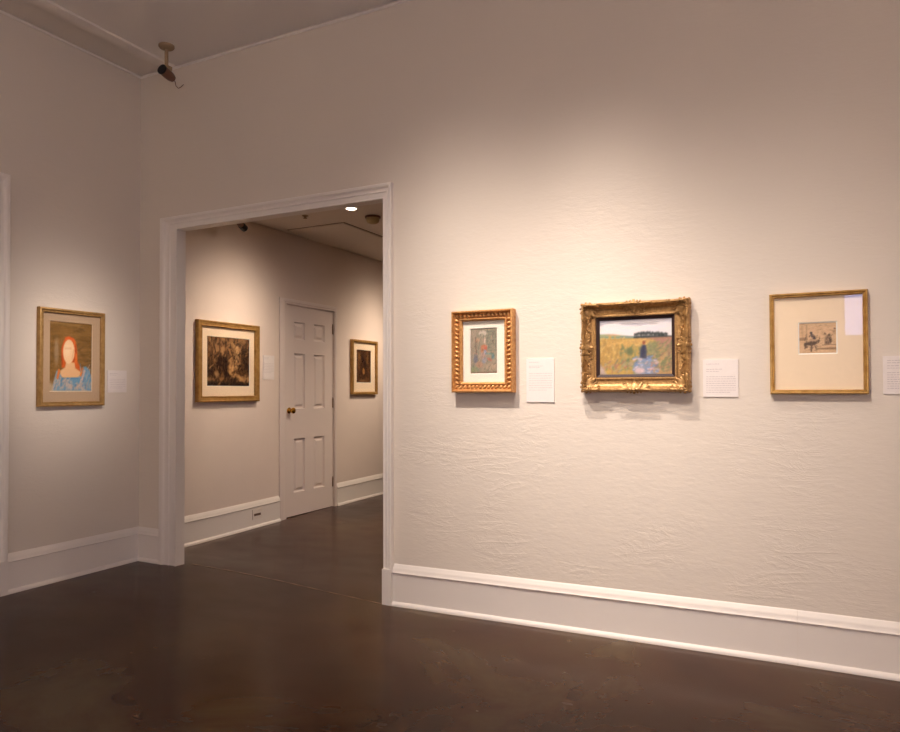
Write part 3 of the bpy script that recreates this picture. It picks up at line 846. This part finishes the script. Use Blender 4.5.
# liner is slightly narrower at the sides than the moulding top
sheet('artwork', -w/2+.086, w/2-.086, .086, h-.086, -.0095, M['oil'], p2, art_field())

def relief(v, ins):
    """lay carved ornament on the moulding: keep only its relief above the profile"""
    out = .030 if ins <= 0 else interp(ins, P2[1:])
    v.co.y = -(out+.0015+max(-.001, (-v.co.y-.030)*.55))

def scroll(bm, cx, cz, y, r, turns, a0, sgn, th):
    pts = []
    for k in range(18):
        t = k/17; a = a0+sgn*turns*2*PI*t; rr = r*(1-.82*t)
        pts.append((cx+rr*math.cos(a), y-.005*t-.002*math.sin(6*t), cz+rr*math.sin(a)))
    path_tube(bm, pts, lambda t: th*(1-.45*t), 6)
    ball(bm, pts[-1], (th*1.3, th*1.4, th*1.3), None, 1)

def leaf(bm, x, z, y, a, L_, wd, th=.004):
    """pointed leaf with a raised rib, lying on the moulding"""
    ca, sa = math.cos(a), math.sin(a); n = 7; rows = []
    for k in range(n):
        t = k/(n-1); ww = wd*math.sin(PI*(.12+.88*t)**.8)*(1+.18*(k % 2)); lift = th*math.sin(PI*t)*1.3
        row = []
        for s, hh in ((-1, 0), (-.5, .7), (0, 1), (.5, .7), (1, 0)):
            px = t*L_; pz = s*ww
            row.append(bm.verts.new((x+px*ca-pz*sa, y-lift-hh*th, z+px*sa+pz*ca)))
        rows.append(row)
    for r0, r1 in zip(rows, rows[1:]):
        for k in range(4): bm.faces.new((r0[k], r0[k+1], r1[k+1], r1[k]))

def corner_ornament(sx, sz):
    """built for the lower-left corner, mirrored by sx, sz"""
    bm = bmesh.new()
    y = -.048
    scroll(bm, .017, .017, y, .0155, 1.3, PI*1.25, 1, .0034)
    for dx, dz, s in ((.040, .013, 1), (.013, .040, -1)):
        scroll(bm, dx, dz, y+.002, .0105, 1.2, PI if s > 0 else -PI/2, s, .0028)
    leaf(bm, .045, .012, -.046, .10, .032, .0075); leaf(bm, .012, .045, -.046, PI/2-.10, .032, .0075)
    leaf(bm, .045, .020, -.036, .35, .026, .006); leaf(bm, .020, .045, -.036, PI/2-.35, .026, .006)
    leaf(bm, .022, .022, -.044, PI/4, .050, .010, .005)
    leaf(bm, .030, .022, -.038, .55, .036, .007); leaf(bm, .022, .030, -.038, PI/2-.55, .036, .007)
    r = random.Random(int(7+sx*2+sz))
    for k in range(120):
        x = r.uniform(.0, .082); z = r.uniform(.0, .082)
        if x+z > .105 or min(x, z) > .050: continue
        ball(bm, (x, -.030-.016*max(0, 1-min(x, z)/.04)-r.uniform(0, .004), z), (r.uniform(.0018, .0036), .004, r.uniform(.0018, .0036)), None, 1)
    # lobes that stand proud of the outer edge
    for x, z, q in ((.004, .004, .0065), (.020, -.001, .005), (-.001, .020, .005), (.036, .0, .0045), (.0, .036, .0045)):
        ball(bm, (x, -.044, z), (q, .005, q), None, 2)
    for v in bm.verts:
        v.co.x *= 1.28; v.co.z *= 1.28; relief(v, min(v.co.x, v.co.z))
        v.co.x = -w/2+v.co.x if sx < 0 else w/2-v.co.x
        if sz > 0: v.co.z = h-v.co.z
    return link('corner_ornament', bm, M['gold_ornate'], p2, True)
for sx in (-1, 1):
    for sz in (-1, 1): corner_ornament(sx, sz)

def centre_ornament(side):
    bm = bmesh.new(); y = -.046
    scroll(bm, -.018, .013, y, .010, 1.25, 0, 1, .0026); scroll(bm, .018, .013, y, .010, 1.25, PI, -1, .0026)
    leaf(bm, 0, .002, -.046, PI/2, .052, .011, .005)
    for a, s in ((PI/2-.6, 1), (PI/2+.6, -1)): leaf(bm, s*.006, .008, -.044, a, .040, .0075, .0045)
    leaf(bm, .026, .012, -.044, -.05, .040, .0065); leaf(bm, -.026, .012, -.044, PI+.05, .040, .0065)
    leaf(bm, .022, .022, -.035, .15, .034, .006); leaf(bm, -.022, .022, -.035, PI-.15, .034, .006)
    ball(bm, (0, -.050, .012), (.009, .008, .008), None, 2)
    for x, z, q in ((0, -.002, .006), (.012, -.001, .0045), (-.012, -.001, .0045), (.024, .0, .004), (-.024, .0, .004)):
        ball(bm, (x, -.044, z), (q, .005, q), None, 2)
    r = random.Random(side)
    for k in range(90):
        x = r.uniform(-.066, .066); z = r.uniform(.004, .056)
        if abs(x)+z > .082: continue
        ball(bm, (x, -.026-.020*max(0, 1-z/.045)-r.uniform(0, .004), z), (r.uniform(.0018, .0036), .004, r.uniform(.0018, .0036)), None, 1)
    L2 = (h, w)[side in (0, 2)]
    for v in bm.verts:
        x, z = v.co.x*1.35, v.co.z*1.18; relief(v, z)
        v.co.x, v.co.z = {0: (x, z), 2: (x, h-z), 1: (-w/2+z, h/2+x*1.1), 3: (w/2-z, h/2+x*1.1)}[side]
    return link('centre_ornament', bm, M['gold_ornate'], p2, True)
for s in range(4): centre_ornament(s)
# running leaf carving down the two sides between corner and centre
for sx in (-1, 1):
    bm = bmesh.new(); r = random.Random(sx+5)
    for k in range(90):
        z = r.uniform(.06, h-.06); i = .034+.010*math.sin(z*70)+r.uniform(-.005, .005)
        ball(bm, (sx*(w/2-i), -.030-r.uniform(0, .003), z), (r.uniform(.002, .004), .004, r.uniform(.003, .006)), Matrix.Rotation(r.uniform(-1, 1), 4, 'Y'), 1)
    for k in range(10):
        z = .075+k*(h-.15)/9
        leaf(bm, sx*(w/2-.034), z-.012, -.027, PI/2+(.5 if k % 2 else -.5), .026, .005, .003)
    link('side_carving', bm, M['gold_ornate'], p2, True)

# 6 plain gilt frame with wide mat
w, h = .384, .450
P3 = [(0, 0), (0, .028), (.002, .032), (.005, .034), (.008, .033), (.011, .029), (.0125, .028), (.0155, .030), (.018, .028), (.0195, .022), (.020, .012)]
picture('framed_etching', 'small etching in wide cream mat and plain thin gold frame', (.0778, YW, 1.199), 0, w, h, P3,
        M['gold_bright'], .020, (.144, .133), (.0, .0225), art_etching(), M['mat_cream'], M['print'], bw=.005)

# ---------------------------------------------------------------- wall cards
def card(label, loc, rz, w, h, blocks, group=None):
    t = thing('wall_label', label, 'wall label', loc, rz)
    bm = bmesh.new(); box(bm, -w/2, w/2, -.005, 0, 0, h); c = link('card', bm, M['card'], t)
    r = random.Random(len(label))
    for bi, (top, n, wid, sp, hh) in enumerate(blocks):      # printed lines as rows of word marks, too small to read
        bm = bmesh.new()
        for k in range(n):
            z = h*top-k*sp; x = -w/2+.07*w+.004; end = x+(w*.86-.004)*(wid if k < n-1 or n == 1 else wid*.8)
            while x < end:
                l = r.uniform(.005, .016); l = min(l, end-x)
                if l > .002: box(bm, x, x+l, -.0056, -.005, z-hh/2, z+hh/2)
                x += l+.0028
        link('printed_heading' if bi < len(blocks)-1 else 'printed_text', bm, M['ink'], t)
    return t
card('white card between the beaded frame and the ornate landscape frame', (-1.2115, YW, 1.157), 0, .153, .228,
     [(.92, 1, .45, .01, .0026), (.83, 2, .6, .008, .0026), (.66, 8, 1., .0125, .0022)])
card('white card between the ornate landscape and the etching', (-.326, YW, 1.186), 0, .155, .175,
     [(.88, 1, .45, .01, .0026), (.74, 2, .55, .010, .0026), (.54, 8, 1., .0105, .0024)])
card('white card cut by the right edge, right of the etching', (.402, YW, 1.199), 0, .158, .162,
     [(.88, 2, .9, .010, .0026), (.74, 2, .95, .010, .0026), (.56, 8, 1., .0095, .0026)])
card('pale card beside the red-haired portrait near the corner', (XL, 3.306, 1.212), PI/2, .150, .153,
     [(.86, 2, .5, .011, .0026), (.60, 6, 1., .012, .0024)])
card('pale card between large forest print and hall door', (XH, 5.012, 1.325), PI/2, .15, .222,
     [(.9, 2, .5, .011, .0028), (.66, 7, 1., .014, .0026)])

# ---------------------------------------------------------------- small fittings
t = thing('security_camera', 'tan security camera with black lens hanging in ceiling corner', 'security camera', (-3.715, 3.262, ZC))
bm = bmesh.new(); lathe(bm, [(0, .001), (.050, .001), (.050, -.010), (.044, -.018), (.018, -.026), (0, -.026)], (0, 0, 0), (0, 0, 1), 32)
link('ceiling_mount', bm, M['tan_plastic'], t, True)
bm = bmesh.new(); tube(bm, (0, 0, -.018), (0, 0, -.135), .012, seg=16); ball(bm, (0, 0, -.140), (.018, .018, .018), None, 2)
link('stem', bm, M['tan_plastic'], t, True)
bm = bmesh.new()
v0 = Vector((.012, -.045, -.180)); d = Vector((-.010, .112, -.026)).normalized()
lathe(bm, [(0, 0), (.028, 0), (.031, .006), (.032, .05), (.029, .08), (.022, .100), (0, .104)], v0, d, 24)
body = link('body', bm, M['brown_metal'], t); shade_auto(body, 40)
bm = bmesh.new(); lathe(bm, [(0, 0), (.033, .001), (.035, .006), (.033, .013), (.028, .014)], v0-d*.008, d, 24)
hood = link('lens', bm, M['black'], t); shade_auto(hood, 40); hood['label'] = 'round black lens face'
bm = bmesh.new(); e = v0+d*.100
path_tube(bm, [e, e+Vector((.012, .006, -.018)), e+Vector((.016, .010, -.045)), e+Vector((.030, .016, -.062)), e+Vector((.040, .030, -.05)), e+Vector((.03, .06, -.02))], .0028, 6)
link('cable', bm, M['brown_metal'], t, True)
bm = bmesh.new(); box(bm, -.020, .020, -.018, .012, -.166, -.140)
br = link('bracket', bm, M['tan_plastic'], t); br.location = (.008, .010, 0)

t = thing('smoke_detector', 'round ivory smoke detector on the hall ceiling near jamb', 'smoke detector', (-3.288, 5.1, ZH))
bm = bmesh.new(); lathe(bm, [(0, 0), (.068, 0), (.068, -.012), (.060, -.016)], (0, 0, 0), (0, 0, 1), 32)
b1 = link('base', bm, M['brown_metal'], t); shade_auto(b1)
bm = bmesh.new(); lathe(bm, [(.058, -.014), (.057, -.034), (.050, -.050), (.036, -.060), (0, -.064)], (0, 0, 0), (0, 0, 1), 32)
b2 = link('cover', bm, M['ivory'], t, True)

t = thing('recessed_light', 'lit recessed downlight in the hall ceiling', 'ceiling light', (-3.30, 4.79, ZH))
bm = bmesh.new(); lathe(bm, [(.040, -.001), (.042, -.005), (.060, -.005), (.062, -.001)], (0, 0, 0), (0, 0, 1), 40)
link('trim_ring', bm, M['trim'], t, True)
bm = bmesh.new(); lathe(bm, [(0, -.003), (.041, -.003), (.041, -.001), (0, -.001)], (0, 0, 0), (0, 0, 1), 40)
link('lamp_lens', bm, M['lamp'], t)

bm = bmesh.new(); lathe(bm, [(0, 0), (.028, 0), (.028, -.004), (.012, -.008), (.010, -.020), (.018, -.022), (.018, -.025), (0, -.026)], (-3.79, 4.81, ZH), (0, 0, 1), 24)
o = link('sprinkler_head', bm, M['tan_plastic'], None, True); tag(o, 'tiny flush sprinkler head on the hall ceiling', 'sprinkler')

t = thing('spotlight', 'small black and brown spotlight on hall ceiling at door head', 'spotlight', (-4.12, 4.30, ZH))
bm = bmesh.new(); lathe(bm, [(0, 0), (.030, 0), (.030, -.012), (0, -.014)], (0, 0, 0), (0, 0, 1), 20); tube(bm, (0, 0, -.01), (0, .02, -.085), .007, seg=10)
link('mount', bm, M['brown_metal'], t)
bm = bmesh.new(); a = Vector((.01, .01, -.10)); d = Vector((-.03, .15, -.055)).normalized()
lathe(bm, [(0, -.02), (.018, -.018), (.024, .0), (.024, .10), (0, .10)], a, d, 20); link('lamp_housing', bm, M['brown_metal'], t)
bm = bmesh.new(); lathe(bm, [(0, .095), (.029, .095), (.030, .15), (.026, .155), (.024, .12), (0, .12)], a, d, 20); link('shroud', bm, M['black'], t)

t = thing('wall_outlet', 'white outlet plate with dark slot in the hall baseboard', 'outlet', (XH+.018, 4.845, .075), PI/2)
bm = bmesh.new(); box(bm, -.060, .060, -.005, 0, 0, .088); bmesh.ops.bevel(bm, geom=bm.edges[:], offset=.0015, segments=1)
link('cover_plate', bm, M['plate'], t)
bm = bmesh.new(); box(bm, -.042, .042, -.007, -.0045, .030, .050); link('socket', bm, M['slot'], t)

# ---------------------------------------------------------------- light
def spot(name, loc, aim, watts, half, r=.035, col=(1, .86, .70)):
    """reflector lamp: intensity falls to one half at 'half' degrees off the axis"""
    l = bpy.data.lights.new(name, 'SPOT'); l.energy = watts; l.spot_size = math.radians(165); l.spot_blend = .3
    l.shadow_soft_size = r; l.color = col
    l.use_nodes = True; nt = l.node_tree; em = nt.nodes['Emission']
    tc = nt.nodes.new('ShaderNodeTexCoord'); sp = nt.nodes.new('ShaderNodeSeparateXYZ')
    nt.links.new(tc.outputs['Normal'], sp.inputs[0])
    n = math.log(.5)/math.log(math.cos(math.radians(half)))
    nt.links.new(math_n(nt, 'POWER', math_n(nt, 'ABSOLUTE', sp.outputs['Z']), n), em.inputs['Strength'])
    o = bpy.data.objects.new(name, l); C.objects.link(o); o.location = loc
    o.rotation_euler = (Vector(aim)-Vector(loc)).to_track_quat('-Z', 'Y').to_euler()
    return o
WARM = (1, .868, .77); AMB = (1, .855, .67)
spot('track_and_fill_spot', (-1.85, YW-1.30, 3.32), (-1.45, YW, .92), 258, 15.5, .02, WARM)
spot('track_and_fill_spot', (-1.10, YW-.98, 3.34), (-.72, YW, 1.0), 175, 13.5, .010, WARM)
spot('track_and_fill_spot', (-.66, YW-2.05, 3.32), (-.68, YW, .88), 98, 15, .010, WARM)
spot('track_and_fill_spot', (-.42, YW-1.85, 3.32), (.16, YW, 1.03), 130, 13, .02, WARM)
spot('track_and_fill_spot', (-1.85, 3.02, 3.32), (XL, 2.91, 1.44), 255, 6.8, .02, WARM)
HW = (1, .80, .62)
spot('hall_spot', (-3.30, 4.79, ZH-.03), (XH, 4.45, 1.48), 105, 18, .02, HW)
spot('hall_spot', (-3.25, 6.95, ZH-.03), (XH, 6.72, 1.48), 115, 18, .02, HW)
spot('hall_spot', (-2.5, 5.6, ZH-.03), (-3.4, 5.6, 0), 150, 30, .04, HW)  # added downlight without a fitting, brightens the lower hall
# unseen lamps added to wash the back and right walls and raise bounce light
for x in (-3.0, -1.0, 2.2):
    spot('track_and_fill_spot', (x, YK+1.5, 3.32), (x, YK, 1.6), 270, 32, .05, AMB)
for y in (-2.0, 1.6):
    spot('track_and_fill_spot', (XR-1.5, y, 3.32), (XR, y, 1.6), 250, 32, .05, AMB)
# daylight outside the high window in the back wall
wd = bpy.data.worlds.new('World'); sc.world = wd; wd.use_nodes = True
nt = wd.node_tree; bg = nt.nodes['Background']
bg.inputs['Color'].default_value = (.45, .53, 1.0, 1); bg.inputs['Strength'].default_value = 4.2
def portal(loc, rot, sx, sy):
    l = bpy.data.lights.new('window_portal', 'AREA'); l.shape = 'RECTANGLE'; l.size = sx; l.size_y = sy; l.cycles.is_portal = True
    o = bpy.data.objects.new('window_portal', l); C.objects.link(o); o.location = loc; o.rotation_euler = rot
portal(((WX0+WX1)/2, YK-.12, (WZ0+WZ1)/2), (PI/2, 0, 0), WX1-WX0, WZ1-WZ0)
portal((XR+.12, (SY0+SY1)/2, (SZ0+SZ1)/2), (PI/2, 0, PI/2), SY1-SY0, SZ1-SZ0)  # portal of the added right-wall window

# ---------------------------------------------------------------- camera
cam = bpy.data.cameras.new('camera'); co = bpy.data.objects.new('camera', cam); C.objects.link(co)
R_ = Vector((0.89480626, 0.44644508, -0.00292411)); U_ = Vector((0.01099216, -0.01548292, 0.99981971)); F_ = Vector((-0.44631932, 0.89467708, 0.01876161))
co.matrix_world = Matrix(((R_.x, U_.x, -F_.x, 0), (R_.y, U_.y, -F_.y, 0), (R_.z, U_.z, -F_.z, 1.22), (0, 0, 0, 1)))
cam.sensor_width = 36; cam.lens = 698.43/900*36; cam.shift_y = (377.252-366)/900
cam.clip_start = .05
sc.camera = co
sc.view_settings.view_transform = 'Standard'; sc.view_settings.look = 'None'
sc.view_settings.exposure = .38; sc.view_settings.gamma = 1
